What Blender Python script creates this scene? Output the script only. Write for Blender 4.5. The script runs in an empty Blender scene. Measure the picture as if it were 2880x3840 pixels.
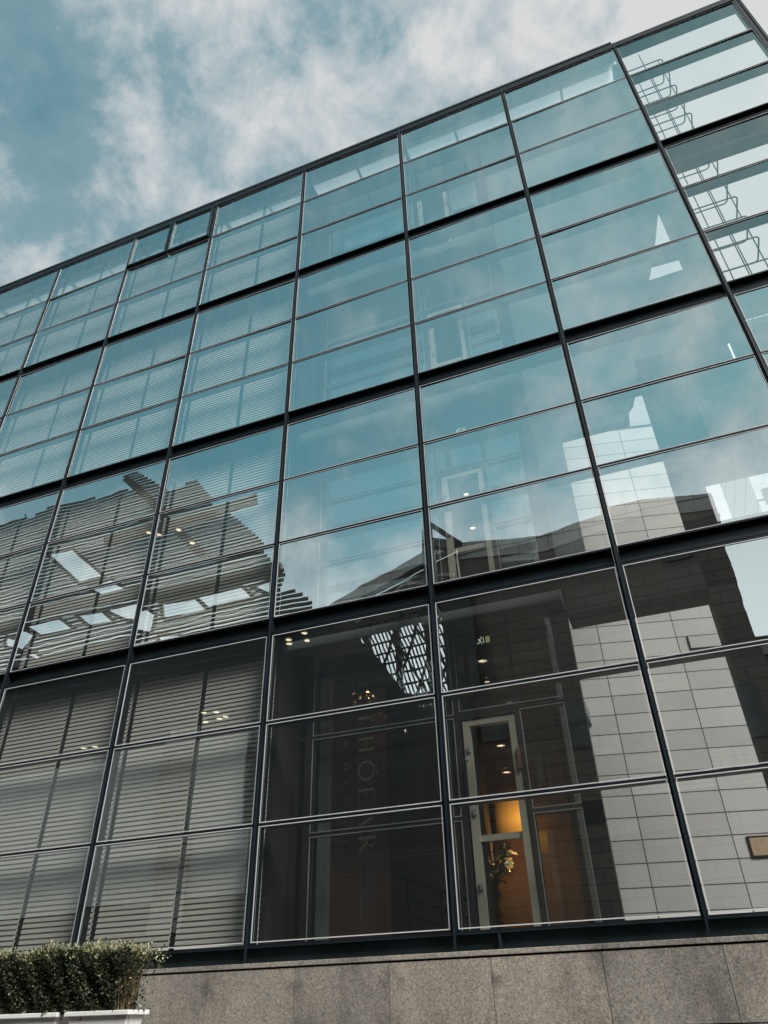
import bpy, math, random
from mathutils import Vector, Matrix
R = math.radians
random.seed(7)
scene = bpy.context.scene
col = scene.collection

# ------------------------------------------------------------------ helpers
class MB:
    """collects boxes, bars, tubes and sheets and links them as one mesh object"""
    def __init__(s): s.v = []; s.f = []; s.mi = []; s.cur = 0
    def quad(s, a, b, c, d):
        n = len(s.v); s.v += [tuple(a), tuple(b), tuple(c), tuple(d)]; s.f.append((n, n+1, n+2, n+3)); s.mi.append(s.cur)
    def tri(s, a, b, c):
        n = len(s.v); s.v += [tuple(a), tuple(b), tuple(c)]; s.f.append((n, n+1, n+2)); s.mi.append(s.cur)
    def poly(s, pts):
        n = len(s.v); s.v += [tuple(p) for p in pts]; s.f.append(tuple(range(n, n+len(pts)))); s.mi.append(s.cur)
    def box(s, x0, x1, y0, y1, z0, z1):
        n = len(s.v)
        s.v += [(x0,y0,z0),(x1,y0,z0),(x1,y1,z0),(x0,y1,z0),(x0,y0,z1),(x1,y0,z1),(x1,y1,z1),(x0,y1,z1)]
        for q in ((0,3,2,1),(4,5,6,7),(0,1,5,4),(1,2,6,5),(2,3,7,6),(3,0,4,7)):
            s.f.append(tuple(n+i for i in q)); s.mi.append(s.cur)
    def bar(s, p, q, w, h=None, up=(0,0,1)):
        """rectangular bar from p to q"""
        h = h or w
        p, q = Vector(p), Vector(q); d = (q-p).normalized(); u = Vector(up)
        if abs(d.dot(u)) > .99: u = Vector((0,1,0))
        a = d.cross(u).normalized()*w/2; b = a.cross(d).normalized()*h/2
        n = len(s.v)
        for o in (p, q): s.v += [tuple(o-a-b), tuple(o+a-b), tuple(o+a+b), tuple(o-a+b)]
        for f in ((0,1,2,3),(7,6,5,4),(0,4,5,1),(1,5,6,2),(2,6,7,3),(3,7,4,0)):
            s.f.append(tuple(n+i for i in f)); s.mi.append(s.cur)
    def tube(s, pts, r, n=8, closed=False, r2=None):
        pts = [Vector(p) for p in pts]; m = len(pts); base = len(s.v)
        up = Vector((.31, .22, .93))
        for i, p in enumerate(pts):
            if closed: d = pts[(i+1) % m]-pts[i-1]
            else: d = pts[min(i+1, m-1)]-pts[max(i-1, 0)]
            d.normalize(); a = d.cross(up)
            if a.length < 1e-3: a = d.cross(Vector((1,0,0)))
            a.normalize(); b = d.cross(a)
            rr = r if r2 is None else r+(r2-r)*i/max(1, m-1)
            for k in range(n):
                t = 2*math.pi*k/n; s.v.append(tuple(p+a*(rr*math.cos(t))+b*(rr*math.sin(t))))
        for i in range(m if closed else m-1):
            j = (i+1) % m
            for k in range(n):
                l = (k+1) % n
                s.f.append((base+i*n+k, base+i*n+l, base+j*n+l, base+j*n+k)); s.mi.append(s.cur)
        if not closed:
            s.f.append(tuple(base+k for k in range(n))[::-1]); s.mi.append(s.cur)
            s.f.append(tuple(base+(m-1)*n+k for k in range(n))); s.mi.append(s.cur)
    def prism(s, pts, y0, y1):
        """polygon in x-z extruded along y"""
        n = len(pts); b = len(s.v)
        s.v += [(x, y0, z) for x, z in pts] + [(x, y1, z) for x, z in pts]
        s.f.append(tuple(range(b, b+n))); s.mi.append(s.cur)
        s.f.append(tuple(range(b+2*n-1, b+n-1, -1))); s.mi.append(s.cur)
        for i in range(n):
            j = (i+1) % n
            s.f.append((b+i, b+n+i, b+n+j, b+j)); s.mi.append(s.cur)
    def lathe(s, prof, c, n=20):
        b = len(s.v)
        for r, z in prof:
            for k in range(n):
                t = 2*math.pi*k/n; s.v.append((c[0]+r*math.cos(t), c[1]+r*math.sin(t), c[2]+z))
        for i in range(len(prof)-1):
            for k in range(n):
                l = (k+1) % n
                s.f.append((b+i*n+k, b+i*n+l, b+(i+1)*n+l, b+(i+1)*n+k)); s.mi.append(s.cur)
    def build(s, name, mat, parent=None, bevel=0, smooth=False):
        me = bpy.data.meshes.new(name); me.from_pydata(s.v, [], s.f)
        mats = mat if isinstance(mat, (list, tuple)) else [mat]
        for m in mats: me.materials.append(m)
        if len(mats) > 1: me.polygons.foreach_set('material_index', s.mi)
        if smooth: me.polygons.foreach_set('use_smooth', [True]*len(me.polygons))
        me.update()
        o = bpy.data.objects.new(name, me); col.objects.link(o)
        if parent is not None: o.parent = parent
        if bevel:
            b = o.modifiers.new('bevel', 'BEVEL'); b.width = bevel; b.segments = 2; b.limit_method = 'ANGLE'
        return o

def tag(o, label=None, cat=None, group=None, kind=None):
    if label: o['label'] = label
    if cat: o['category'] = cat
    if group: o['group'] = group
    if kind: o['kind'] = kind
    return o
def empty(name, loc=(0,0,0)):
    o = bpy.data.objects.new(name, None); o.location = loc; o.empty_display_size = .2; col.objects.link(o); return o
def copy_tree(o, parent=None):
    c = o.copy(); col.objects.link(c)
    if parent is not None: c.parent = parent
    for ch in o.children: copy_tree(ch, c)
    return c

# ------------------------------------------------------------------ materials
class NT:
    def __init__(s, nt): s.nt = nt; s.n = nt.nodes; s.l = nt.links
    def new(s, t, **kw):
        n = s.n.new(t)
        for k, v in kw.items():
            if k.startswith('_'): setattr(n, k[1:], v)
        return n
    def link(s, a, b): s.l.new(a, b)
    def math(s, op, a, b=None, c=None, clamp=False):
        n = s.n.new('ShaderNodeMath'); n.operation = op; n.use_clamp = clamp
        for i, v in enumerate((a, b, c)):
            if v is None: continue
            if hasattr(v, 'links'): s.l.new(v, n.inputs[i])
            else: n.inputs[i].default_value = v
        return n.outputs[0]
    def mix(s, f, a, b, blend='MIX'):
        n = s.n.new('ShaderNodeMix'); n.data_type = 'RGBA'; n.blend_type = blend
        for i, v in ((0, f), (6, a), (7, b)):
            if hasattr(v, 'links'): s.l.new(v, n.inputs[i])
            elif i == 0: n.inputs[0].default_value = v
            else: n.inputs[i].default_value = (*v[:3], 1)
        return n.outputs[2]
    def noise(s, vec, scale, detail=3, rough=.55, dist=0):
        n = s.n.new('ShaderNodeTexNoise'); n.inputs['Scale'].default_value = scale; n.inputs['Detail'].default_value = detail
        n.inputs['Roughness'].default_value = rough; n.inputs['Distortion'].default_value = dist
        if vec is not None: s.l.new(vec, n.inputs['Vector'])
        return n
    def ramp(s, f, stops):
        n = s.n.new('ShaderNodeValToRGB'); e = n.color_ramp.elements
        while len(e) < len(stops): e.new(.5)
        for el, (p, c) in zip(e, stops):
            el.position = p; el.color = (*c, 1) if len(c) == 3 else c
        s.l.new(f, n.inputs[0]); return n.outputs[0]
    def mapping(s, vec, scale=(1,1,1), loc=(0,0,0), rot=(0,0,0)):
        n = s.n.new('ShaderNodeMapping'); n.inputs['Scale'].default_value = scale; n.inputs['Location'].default_value = loc
        n.inputs['Rotation'].default_value = rot; s.l.new(vec, n.inputs[0]); return n.outputs[0]
    def bump(s, h, strength=.3, dist=.01, normal=None):
        n = s.n.new('ShaderNodeBump'); n.inputs['Strength'].default_value = strength; n.inputs['Distance'].default_value = dist
        s.l.new(h, n.inputs['Height'])
        if normal is not None: s.l.new(normal, n.inputs['Normal'])
        return n.outputs[0]
def newmat(name):
    m = bpy.data.materials.new(name); m.use_nodes = True; t = NT(m.node_tree); t.n.clear()
    out = t.new('ShaderNodeOutputMaterial'); return m, t, out
def pbsdf(t, out, base=(.5,.5,.5), rough=.5, metal=0, spec=.5):
    b = t.new('ShaderNodeBsdfPrincipled')
    if hasattr(base, 'links'): t.link(base, b.inputs['Base Color'])
    else: b.inputs['Base Color'].default_value = (*base, 1)
    if hasattr(rough, 'links'): t.link(rough, b.inputs['Roughness'])
    else: b.inputs['Roughness'].default_value = rough
    b.inputs['Metallic'].default_value = metal; b.inputs['Specular IOR Level'].default_value = spec
    t.link(b.outputs[0], out.inputs[0]); return b
def painted(name, base, rough=.45, metal=0, var=.25, scale=3, spec=.5, dirt=None):
    """paint or metal with soft uneven wear"""
    m, t, out = newmat(name)
    g = t.new('ShaderNodeNewGeometry').outputs['Position']
    n = t.noise(t.mapping(g, (1,1,.35)), scale, 5, .62)
    f = t.math('MULTIPLY_ADD', n.outputs[0], 1.8, -.4, clamp=True)
    c = t.mix(f, [v*(1-var) for v in base], [min(1, v*(1+var)) for v in base])
    b = pbsdf(t, out, c, t.math('MULTIPLY_ADD', n.outputs[0], .25, rough-.12), metal, spec)
    return m
def emit(name, c, s):
    m, t, out = newmat(name); e = t.new('ShaderNodeEmission'); e.inputs[0].default_value = (*c, 1); e.inputs[1].default_value = s
    t.link(e.outputs[0], out.inputs[0]); return m

def glass_mat(name, base_r, fres, tint_r, tint_t, wave, haze=.02):
    """thin coated sheet glass: fresnel mix of a mirror with a slightly rippled normal and a tinted transparent layer"""
    m, t, out = newmat(name)
    g = t.new('ShaderNodeNewGeometry'); oi = t.new('ShaderNodeObjectInfo')
    off = t.new('ShaderNodeCombineXYZ'); rnd = t.math('MULTIPLY', oi.outputs['Random'], 57.)
    t.link(rnd, off.inputs[0]); t.link(t.math('MULTIPLY', oi.outputs['Random'], 31.), off.inputs[2])
    add = t.new('ShaderNodeVectorMath', _operation='ADD'); t.link(g.outputs['Position'], add.inputs[0]); t.link(off.outputs[0], add.inputs[1])
    n1 = t.noise(t.mapping(add.outputs[0], (.5,1,.9)), 1.0, 1, .4)
    n2 = t.noise(t.mapping(add.outputs[0], (2.2,1,3.6)), 1.6, 1, .5)
    def centred(col, k):
        v = t.new('ShaderNodeVectorMath', _operation='SUBTRACT'); t.link(col, v.inputs[0]); v.inputs[1].default_value = (.5,.5,.5)
        w = t.new('ShaderNodeVectorMath', _operation='SCALE'); t.link(v.outputs[0], w.inputs[0]); w.inputs['Scale'].default_value = k
        return w.outputs[0]
    s1 = t.new('ShaderNodeVectorMath', _operation='ADD'); t.link(centred(n1.outputs['Color'], wave*1.7), s1.inputs[0]); t.link(centred(n2.outputs['Color'], wave*.42), s1.inputs[1])
    s2 = t.new('ShaderNodeVectorMath', _operation='ADD'); t.link(g.outputs['Normal'], s2.inputs[0]); t.link(s1.outputs[0], s2.inputs[1])
    nn = t.new('ShaderNodeVectorMath', _operation='NORMALIZE'); t.link(s2.outputs[0], nn.inputs[0])
    gl = t.new('ShaderNodeBsdfGlossy'); gl.inputs['Color'].default_value = (*tint_r, 1); gl.inputs['Roughness'].default_value = .0
    t.link(nn.outputs[0], gl.inputs['Normal'])
    tr = t.new('ShaderNodeBsdfTransparent')
    dt = t.new('ShaderNodeVectorMath', _operation='DOT_PRODUCT'); t.link(g.outputs['Incoming'], dt.inputs[0]); t.link(g.outputs['Normal'], dt.inputs[1])
    sch = t.math('POWER', t.math('SUBTRACT', 1, t.math('ABSOLUTE', dt.outputs['Value']), clamp=True), 3)   # same from both sides of the sheet
    fac = t.math('MULTIPLY_ADD', t.math('MULTIPLY_ADD', sch, .96, .04), fres, base_r, clamp=True)
    # faint dirt film: vertical runs and corners scatter a little light
    d = t.noise(t.mapping(add.outputs[0], (5,1,.5)), 1.3, 5, .65)
    df = t.new('ShaderNodeBsdfDiffuse'); df.inputs['Color'].default_value = (.55,.62,.62,1)
    tr.inputs['Color'].default_value = (*tint_t, 1)
    mx = t.new('ShaderNodeMixShader'); t.link(fac, mx.inputs[0]); t.link(tr.outputs[0], mx.inputs[1]); t.link(gl.outputs[0], mx.inputs[2])
    mx2 = t.new('ShaderNodeMixShader'); gz = t.new('ShaderNodeSeparateXYZ'); t.link(g.outputs['Position'], gz.inputs[0])
    hz = t.math('ADD', t.math('MULTIPLY', t.math('SUBTRACT', gz.outputs[2], 6.2), .14, clamp=True), .12)
    t.link(t.math('MULTIPLY', t.math('MULTIPLY', t.math('POWER', d.outputs[0], 2.2), haze*3), hz), mx2.inputs[0])
    t.link(mx.outputs[0], mx2.inputs[1]); t.link(df.outputs[0], mx2.inputs[2]); t.link(mx2.outputs[0], out.inputs[0])
    return m

M = {}
M['glass'] = glass_mat('facade_glass', .44, .15, (.86,.99,1.0), (.93,.95,.94), .0060, .05)
M['clear_glass'] = glass_mat('clear_end_glass', .15, .45, (.86,.99,1.0), (.95,.97,.96), .0050, .02)
M['inner_glass'] = glass_mat('inner_glass', .20, .8, (.85,1,1), (.90,.93,.90), .004)
M['frame'] = painted('black_frame_paint', (.006,.009,.013), .55, 0, .3, 3, .18)
M['fin'] = painted('blue_grey_steel', (.016,.027,.034), .4, .3, .25, 3, .3)
M['beam_face'] = painted('spandrel_steel', (.016,.026,.031), .4, .2, .3, 3, .3)
M['bead'] = painted('white_glazing_bead', (.55,.56,.57), .35, 0, .12)
M['shelf'] = painted('cavity_plate', (.09,.13,.14), .5, .1, .2)
M['cap'] = painted('roof_capping', (.055,.08,.08), .6, .1, .25, 3, .3)
M['conc'] = painted('inner_concrete', (.27,.31,.315), .8, 0, .22, 1.2)
M['dark_wall'] = painted('dark_inner_wall', (.028,.026,.025), .7, 0, .3)
M['lobby'] = painted('lobby_wall', (.15,.105,.075), .8, 0, .3, .8)
M['slab'] = painted('floor_slab', (.20,.22,.22), .8, 0, .2)
M['column'] = painted('pale_column', (.42,.44,.44), .6, 0, .12)
M['door'] = painted('door_frame_cream', (.62,.58,.47), .5, 0, .12)
M['tape'] = painted('blind_tape', (.012,.014,.016), .8)
M['pipe'] = painted('galvanised_pipe', (.012,.018,.02), .5, .5, .2)
M['planter'] = painted('white_planter', (.80,.80,.79), .42, 0, .06, 5)
M['soil'] = painted('planter_soil', (.035,.025,.018), .95)
M['wood'] = painted('twig_bark', (.22,.15,.085), .85, 0, .35, 30)
M['banner'] = painted('brown_banner', (.30,.125,.085), .7, 0, .15, 1)
M['letters'] = emit('banner_lettering_glow', (.80,.64,.52), .075)  # no lamp: emission added so the lettering shows in the dark lobby
M['letters_dim'] = emit('banner_small_lettering_glow', (.80,.64,.52), .05)  # same added glow, weaker, for the second line
M['warm_wall'] = painted('warm_room_wall', (.20,.125,.055), .8, 0, .3)
M['lamp'] = emit('downlight_glow', (1,.80,.55), 2.2)
M['lamp_ring'] = painted('downlight_ring', (.55,.42,.28), .35, .6)
M['tube'] = emit('tube_glow', (.95,.97,1), 1.6)
M['sign_green'] = emit('exit_sign_green', (.62,.75,.36), .55)
M['sign_mark'] = emit('exit_sign_mark', (.85,.95,.72), .9)
M['sign_back'] = painted('exit_sign_panel', (.10,.085,.05), .4)
M['amber'] = None
def mat_amber():
    m, t, out = newmat('amber_panel')
    g = t.new('ShaderNodeNewGeometry').outputs['Position']; sp = t.new('ShaderNodeSeparateXYZ'); t.link(g, sp.inputs[0])
    fx = t.math('SUBTRACT', 1, t.math('MULTIPLY', t.math('ABSOLUTE', t.math('SUBTRACT', sp.outputs[0], 9.78)), 2.2), clamp=True)
    fz = t.math('SUBTRACT', 1, t.math('MULTIPLY', t.math('ABSOLUTE', t.math('SUBTRACT', sp.outputs[2], 4.14)), 2.2), clamp=True)
    e = t.new('ShaderNodeEmission'); e.inputs[0].default_value = (1,.40,.05,1); t.link(t.math('MULTIPLY', t.math('MULTIPLY', fx, fz), 2.2), e.inputs[1]); t.link(e.outputs[0], out.inputs[0]); return m
M['amber'] = mat_amber()
M['sky_dirty'] = None

# blind slats: pale grey, slightly uneven
def mat_blind():
    m, t, out = newmat('blind_slat')
    g = t.new('ShaderNodeNewGeometry').outputs['Position']
    n = t.noise(t.mapping(g, (.4,1,2.5)), 2.2, 3); n2 = t.noise(t.mapping(g, (1.2,1,60)), 1.0, 2)
    c = t.mix(t.math('MULTIPLY_ADD', n.outputs[0], .7, t.math('MULTIPLY', n2.outputs[0], .35), clamp=True), (.76,.73,.66), (.88,.85,.78))
    pbsdf(t, out, c, .45); return m
M['blind'] = mat_blind()

def mat_granite():
    m, t, out = newmat('grey_granite')
    g = t.new('ShaderNodeNewGeometry').outputs['Position']
    a = t.noise(g, 75, 3, .75); b = t.noise(g, 34, 4, .7); c3 = t.noise(t.mapping(g, (1,1,.55)), 1.6, 5, .62); d = t.noise(g, 130, 1, .5)
    base = t.ramp(a.outputs[0], [(.30,(.07,.066,.062)), (.44,(.29,.265,.235)), (.56,(.41,.38,.335)), (.72,(.61,.575,.51))])
    warm = t.mix(t.math('MULTIPLY_ADD', b.outputs[0], 2.4, -.9, clamp=True), (.72,.78,.85), (1.12,1.0,.90))
    c = t.mix(1, base, warm, 'MULTIPLY')
    stain = t.ramp(c3.outputs[0], [(.32,(.50,.49,.47)), (.47,(.88,.86,.83)), (.66,(1.10,1.07,1.02))])
    c = t.mix(1, c, stain, 'MULTIPLY')
    # dark damp blotches near the slab joints
    sx = t.new('ShaderNodeSeparateXYZ'); t.link(g, sx.inputs[0])
    ph = t.math('FRACT', t.math('DIVIDE', t.math('SUBTRACT', sx.outputs[0], 6.93), 1.03))
    near = t.math('SUBTRACT', .5, t.math('ABSOLUTE', t.math('SUBTRACT', ph, .5)))
    nearj = t.math('SUBTRACT', 1, t.math('MULTIPLY', near, 5.5), clamp=True)
    slab = t.new('ShaderNodeTexWhiteNoise', _noise_dimensions='1D'); t.link(t.math('FLOOR', t.math('DIVIDE', t.math('SUBTRACT', sx.outputs[0], 6.93), 1.03)), slab.inputs['W'])
    c = t.mix(1, c, t.mix(slab.outputs[0], (.86,.86,.87), (1.08,1.06,1.03)), 'MULTIPLY')
    run = t.noise(t.mapping(g, (6,1,.5)), 1.5, 5, .65)
    c = t.mix(t.math('MULTIPLY_ADD', run.outputs[0], 2.6, -1.5, clamp=True), c, (.16,.15,.135))
    bl = t.noise(g, 3.4, 5, .7)
    hz = t.math('SUBTRACT', 1, t.math('MULTIPLY', t.math('ABSOLUTE', t.math('SUBTRACT', sx.outputs[2], 1.93)), 5.5), clamp=True)
    hz2 = t.math('SUBTRACT', 1, t.math('MULTIPLY', t.math('ABSOLUTE', t.math('SUBTRACT', sx.outputs[2], 1.56)), 8), clamp=True)
    nearj = t.math('MULTIPLY', nearj, t.math('MAXIMUM', hz, hz2))
    blot = t.math('MULTIPLY', nearj, t.math('MULTIPLY_ADD', bl.outputs[0], 8, -3.95, clamp=True), clamp=True)
    c = t.mix(t.math('MULTIPLY', blot, .75), c, (.045,.042,.040))
    p = pbsdf(t, out, c, .62)
    t.link(t.bump(a.outputs[0], .25, .004), p.inputs['Normal']); return m
M['granite'] = mat_granite()

def mat_tiles():
    """pale stone panels; coordinates are object-local (x along the wall, z up)"""
    m, t, out = newmat('pale_stone_panels')
    tc = t.new('ShaderNodeTexCoord').outputs['Object']
    s = t.new('ShaderNodeSeparateXYZ'); t.link(tc, s.inputs[0])
    def joint(v, off, pitch, w):
        ph = t.math('FRACT', t.math('DIVIDE', t.math('SUBTRACT', v, off), pitch))
        near = t.math('MULTIPLY', t.math('SUBTRACT', .5, t.math('ABSOLUTE', t.math('SUBTRACT', ph, .5))), pitch)
        return t.math('LESS_THAN', near, w)
    j = t.math('MAXIMUM', joint(s.outputs[0], .785, 1.47, .009), joint(s.outputs[2], 8.065, .3635, .009))
    cell = t.new('ShaderNodeCombineXYZ')
    t.link(t.math('FLOOR', t.math('DIVIDE', t.math('SUBTRACT', s.outputs[0], .785), 1.47)), cell.inputs[0])
    t.link(t.math('FLOOR', t.math('DIVIDE', t.math('SUBTRACT', s.outputs[2], 8.065), .3635)), cell.inputs[2])
    wn = t.new('ShaderNodeTexWhiteNoise'); t.link(cell.outputs[0], wn.inputs[0])
    c = t.mix(wn.outputs[0], (.43,.43,.42), (.56,.555,.54))
    run = t.noise(t.mapping(tc, (3.5,1,.45)), 1.4, 6, .68); big = t.noise(tc, .7, 4)
    c = t.mix(t.math('MULTIPLY_ADD', run.outputs[0], 2.4, -1.25, clamp=True), c, (.40,.39,.37))
    c = t.mix(t.math('MULTIPLY_ADD', big.outputs[0], 1.2, -.45, clamp=True), c, (.62,.615,.60))
    c = t.mix(j, c, (.035,.036,.036))
    pbsdf(t, out, c, .5); return m
M['tiles'] = mat_tiles()

def mat_planks(name, c0, c1, pitch=.42, length=1.5):
    m, t, out = newmat(name)
    g = t.new('ShaderNodeNewGeometry').outputs['Position']
    s = t.new('ShaderNodeSeparateXYZ'); t.link(g, s.inputs[0])
    rowf = t.math('DIVIDE', s.outputs[2], pitch); row = t.math('FLOOR', rowf)
    ph = t.math('FRACT', rowf); jz = t.math('LESS_THAN', ph, .07)
    xs = t.math('ADD', t.math('DIVIDE', s.outputs[0], length), t.math('MULTIPLY', row, .5))
    jx = t.math('LESS_THAN', t.math('FRACT', xs), .018)
    cell = t.new('ShaderNodeCombineXYZ'); t.link(row, cell.inputs[2]); t.link(t.math('FLOOR', xs), cell.inputs[0])
    wn = t.new('ShaderNodeTexWhiteNoise'); t.link(cell.outputs[0], wn.inputs[0])
    c = t.mix(wn.outputs[0], c0, c1); n = t.noise(t.mapping(g, (.3,1,1)), 1.5, 5)
    c = t.mix(n.outputs[0], c, [v*.6 for v in c0])
    c = t.mix(t.math('MAXIMUM', jz, jx), c, (.012,.011,.010))
    pbsdf(t, out, c, .6); return m
M['planks'] = mat_planks('brown_cladding', (.12,.083,.066), (.165,.122,.098))
M['pale_clad'] = mat_planks('pale_parapet_cladding', (.42,.39,.35), (.50,.47,.43), .8, 1.2)
M['louvre'] = painted('louvre_metal', (.085,.085,.068), .55, 0, .35, .6)
M['dark_bld'] = mat_planks('charcoal_cladding', (.028,.030,.032), (.042,.043,.045), .5, 2.0)
M['truss'] = painted('dark_truss', (.03,.032,.034), .5)
M['white_clad'] = painted('white_facade', (.72,.74,.75), .6, 0, .08)
M['far_clad'] = mat_planks('far_facade', (.52,.56,.58), (.58,.62,.64), 3.2, 8)
M['asphalt'] = painted('asphalt', (.05,.05,.052), .9, 0, .3, 8)
M['paving'] = mat_planks('pavement_slabs', (.26,.25,.24), (.32,.31,.30), .6, .6)
M['window_dark'] = painted('dark_window', (.02,.024,.028), .1, 0, .2)

def mat_dirty_glass():
    m, t, out = newmat('dirty_roof_glass')
    g = t.new('ShaderNodeNewGeometry').outputs['Position']
    a = t.noise(g, 1.5, 4, .6); b = t.noise(g, 11, 3, .6)
    f = t.math('MULTIPLY', t.math('MULTIPLY_ADD', a.outputs[0], 9, -5.4, clamp=True), t.math('MULTIPLY_ADD', b.outputs[0], 3, -1.1, clamp=True))
    f2 = t.math('ADD', t.math('MULTIPLY', f, .42), .50)
    tr = t.new('ShaderNodeBsdfTransparent'); tr.inputs[0].default_value = (.93,.95,.94,1)
    df = t.new('ShaderNodeBsdfTranslucent'); t.link(t.mix(f, (.86,.88,.86), (.30,.33,.32)), df.inputs[0])
    mx = t.new('ShaderNodeMixShader'); t.link(f2, mx.inputs[0]); t.link(tr.outputs[0], mx.inputs[1]); t.link(df.outputs[0], mx.inputs[2])
    t.link(mx.outputs[0], out.inputs[0]); return m
M['sky_dirty'] = mat_dirty_glass()

def mat_leaf(name, c0, c1, c2=None):
    m, t, out = newmat(name)
    g = t.new('ShaderNodeNewGeometry')
    c = t.mix(g.outputs['Random Per Island'], c0, c1)
    p = pbsdf(t, out, c, .42); p.inputs['Specular IOR Level'].default_value = .5
    trn = t.new('ShaderNodeBsdfTranslucent'); t.link(c, trn.inputs[0])
    mx = t.new('ShaderNodeMixShader'); mx.inputs[0].default_value = .18
    t.link(p.outputs[0], mx.inputs[1]); t.link(trn.outputs[0], mx.inputs[2]); t.link(mx.outputs[0], out.inputs[0]); return m
M['leaf'] = mat_leaf('hedge_leaf', (.012,.019,.009), (.065,.080,.038))
M['leaf_pale'] = mat_leaf('variegated_leaf', (.24,.26,.13), (.48,.47,.29))
M['leaf_in'] = mat_leaf('indoor_leaf', (.02,.05,.02), (.05,.10,.04))

# ------------------------------------------------------------------ dimensions of the curtain wall
W = 2.4
LEV = [(2.37, 6.10), (6.385, 10.08), (10.385, 14.11), (14.385, 18.14)]      # glazed height of each storey
TR = [(3.60, 4.85), (7.65, 8.865), (11.63, 12.87), (15.625, 16.88)]         # transom heights
I0, I1 = -1, 6
X_L, X_R = -14.4, 16.8
YI = .86                                                                    # inner facade line

bld = empty('glass_office_building', (8, 0, 2.35))
tag(bld, 'glass office building, four storeys of teal panes in black frames on a granite base', 'building')
class B:                                                                    # parts keep world coordinates under the building
    pass
def part(mb, name, mat, parent=None, **k):
    o = mb.build(name, mat, parent or bld, **k)
    if parent is None: o.matrix_parent_inverse = Matrix.Translation(-bld.location)
    return o

# mullions: black box with a slim blue-grey fin, one object each
for i in range(-6, 8):
    x = i*W; a = MB()
    top = 18.30
    if i == 7: a.box(x-.085, x+.02, -.02, .16, 2.30, top)
    else: a.box(x-.036, x+.036, -.012, .15, 2.30, top)
    mo = part(a, 'mullion', M['frame'])
    f = MB(); f.box(x-.010, x+.010, -.035, -.014, 2.16, top+.03)
    if i == 7: f.box(x+.022, x+.030, -.03, .16, 2.30, top+.02)
    part(f, 'fin', M['fin'], mo)

# storey beams: two flanges and a recessed dark face
for k in range(3):
    z0, z1 = LEV[k][1], LEV[k+1][0]
    a = MB()
    a.cur = 0
    for i in range(-6, 7):
        x0, x1 = i*W+.038, (i+1)*W-.038
        a.cur = 0
        a.box(x0, x1, -.014, .30, z1-.030, z1-.004)
        a.box(x0, x1, -.010, .30, z0+.004, z0+.040)
        a.cur = 1
        a.box(x0, x1, .085, .298, z0+.042, z1-.032)
        a.cur = 2
        a.box(x0, x1, -.020, -.012, z0+.046, z0+.054)
    part(a, 'storey_beam', [M['frame'], M['beam_face'], M['fin']])
# transoms: a thin dark bar in front of the plate that ties the glass back
for k in range(4):
    for z in TR[k]:
        a = MB()
        for i in range(-6, 7):
            x0, x1 = i*W+.038, (i+1)*W-.038
            if k == 3 and i == 1 and z > 16: pass
            a.cur = 0; a.box(x0, x1, -.010, .05, z-.012, z+.012)
            a.cur = 1; a.box(x0, x1, .051, .21 if i >= 3 else .14, z-.010, z+.010)
        part(a, 'transom', [M['frame'], M['shelf']])
# head rail and roof capping
a = MB()
a.box(X_L, X_R+.02, -.03, .26, 18.155, 18.33)
part(a, 'head_rail', M['frame'])
a = MB(); a.box(X_L, 14.38, .02, .50, 18.335, 18.475); a.box(X_L, 14.385, -.01, .018, 18.43, 18.48)
part(a, 'roof_capping', M['cap'])
# sill rail and dark base strip, small posts
a = MB()
a.box(X_L, X_R+.02, -.016, .20, 2.315, 2.352)
part(a, 'sill_rail', M['frame'])
a = MB(); a.box(X_L, X_R+.02, -.022, -.0165, 2.318, 2.330); part(a, 'sill_trim', M['fin'])
a = MB(); a.box(X_L, X_R, .06, .20, 2.10, 2.313); part(a, 'base_strip', M['beam_face'])
for x in (10.06,):
    a = MB(); a.box(x-.012, x+.012, -.02, .058, 2.157, 2.313); part(a, 'base_post', M['fin'])

# panes with their white glazing beads
def pane(x0, x1, z0, z1, name='window', t=.011, gm='glass'):
    g = MB(); tilt = random.uniform(-.008, .008); tz = random.uniform(-.008, .008)
    y = .006; hw, hh = (x1-x0)/2, (z1-z0)/2
    g.quad((x0, y-tilt*hw-tz*hh, z0), (x1, y+tilt*hw-tz*hh, z0), (x1, y+tilt*hw+tz*hh, z1), (x0, y-tilt*hw+tz*hh, z1))
    w = part(g, name, M[gm])
    b = MB(); ya, yb = -.0075, -.0015
    b.box(x0, x1, ya, yb, z0, z0+t); b.box(x0, x1, ya, yb, z1-t, z1)
    b.box(x0, x0+t, ya, yb, z0+t, z1-t); b.box(x1-t, x1, ya, yb, z0+t, z1-t)
    part(b, 'glazing_bead', M['bead'], w)
    return w
for k in range(4):
    zs = [LEV[k][0], TR[k][0], TR[k][1], LEV[k][1]]
    for i in range(I0, I1+1):
        for r in range(3):
            if k == 3 and r == 2 and i == 1: continue
            z0 = zs[r]+(.018 if r else 0); z1 = zs[r+1]-(.018 if r < 2 else 0)
            pane(i*W+.045, (i+1)*W-(.095 if i == 6 else .045), z0, z1, t=(.0105, .008, .006, .005)[k], gm='clear_glass' if i == 6 and k >= 2 else 'glass')
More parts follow.
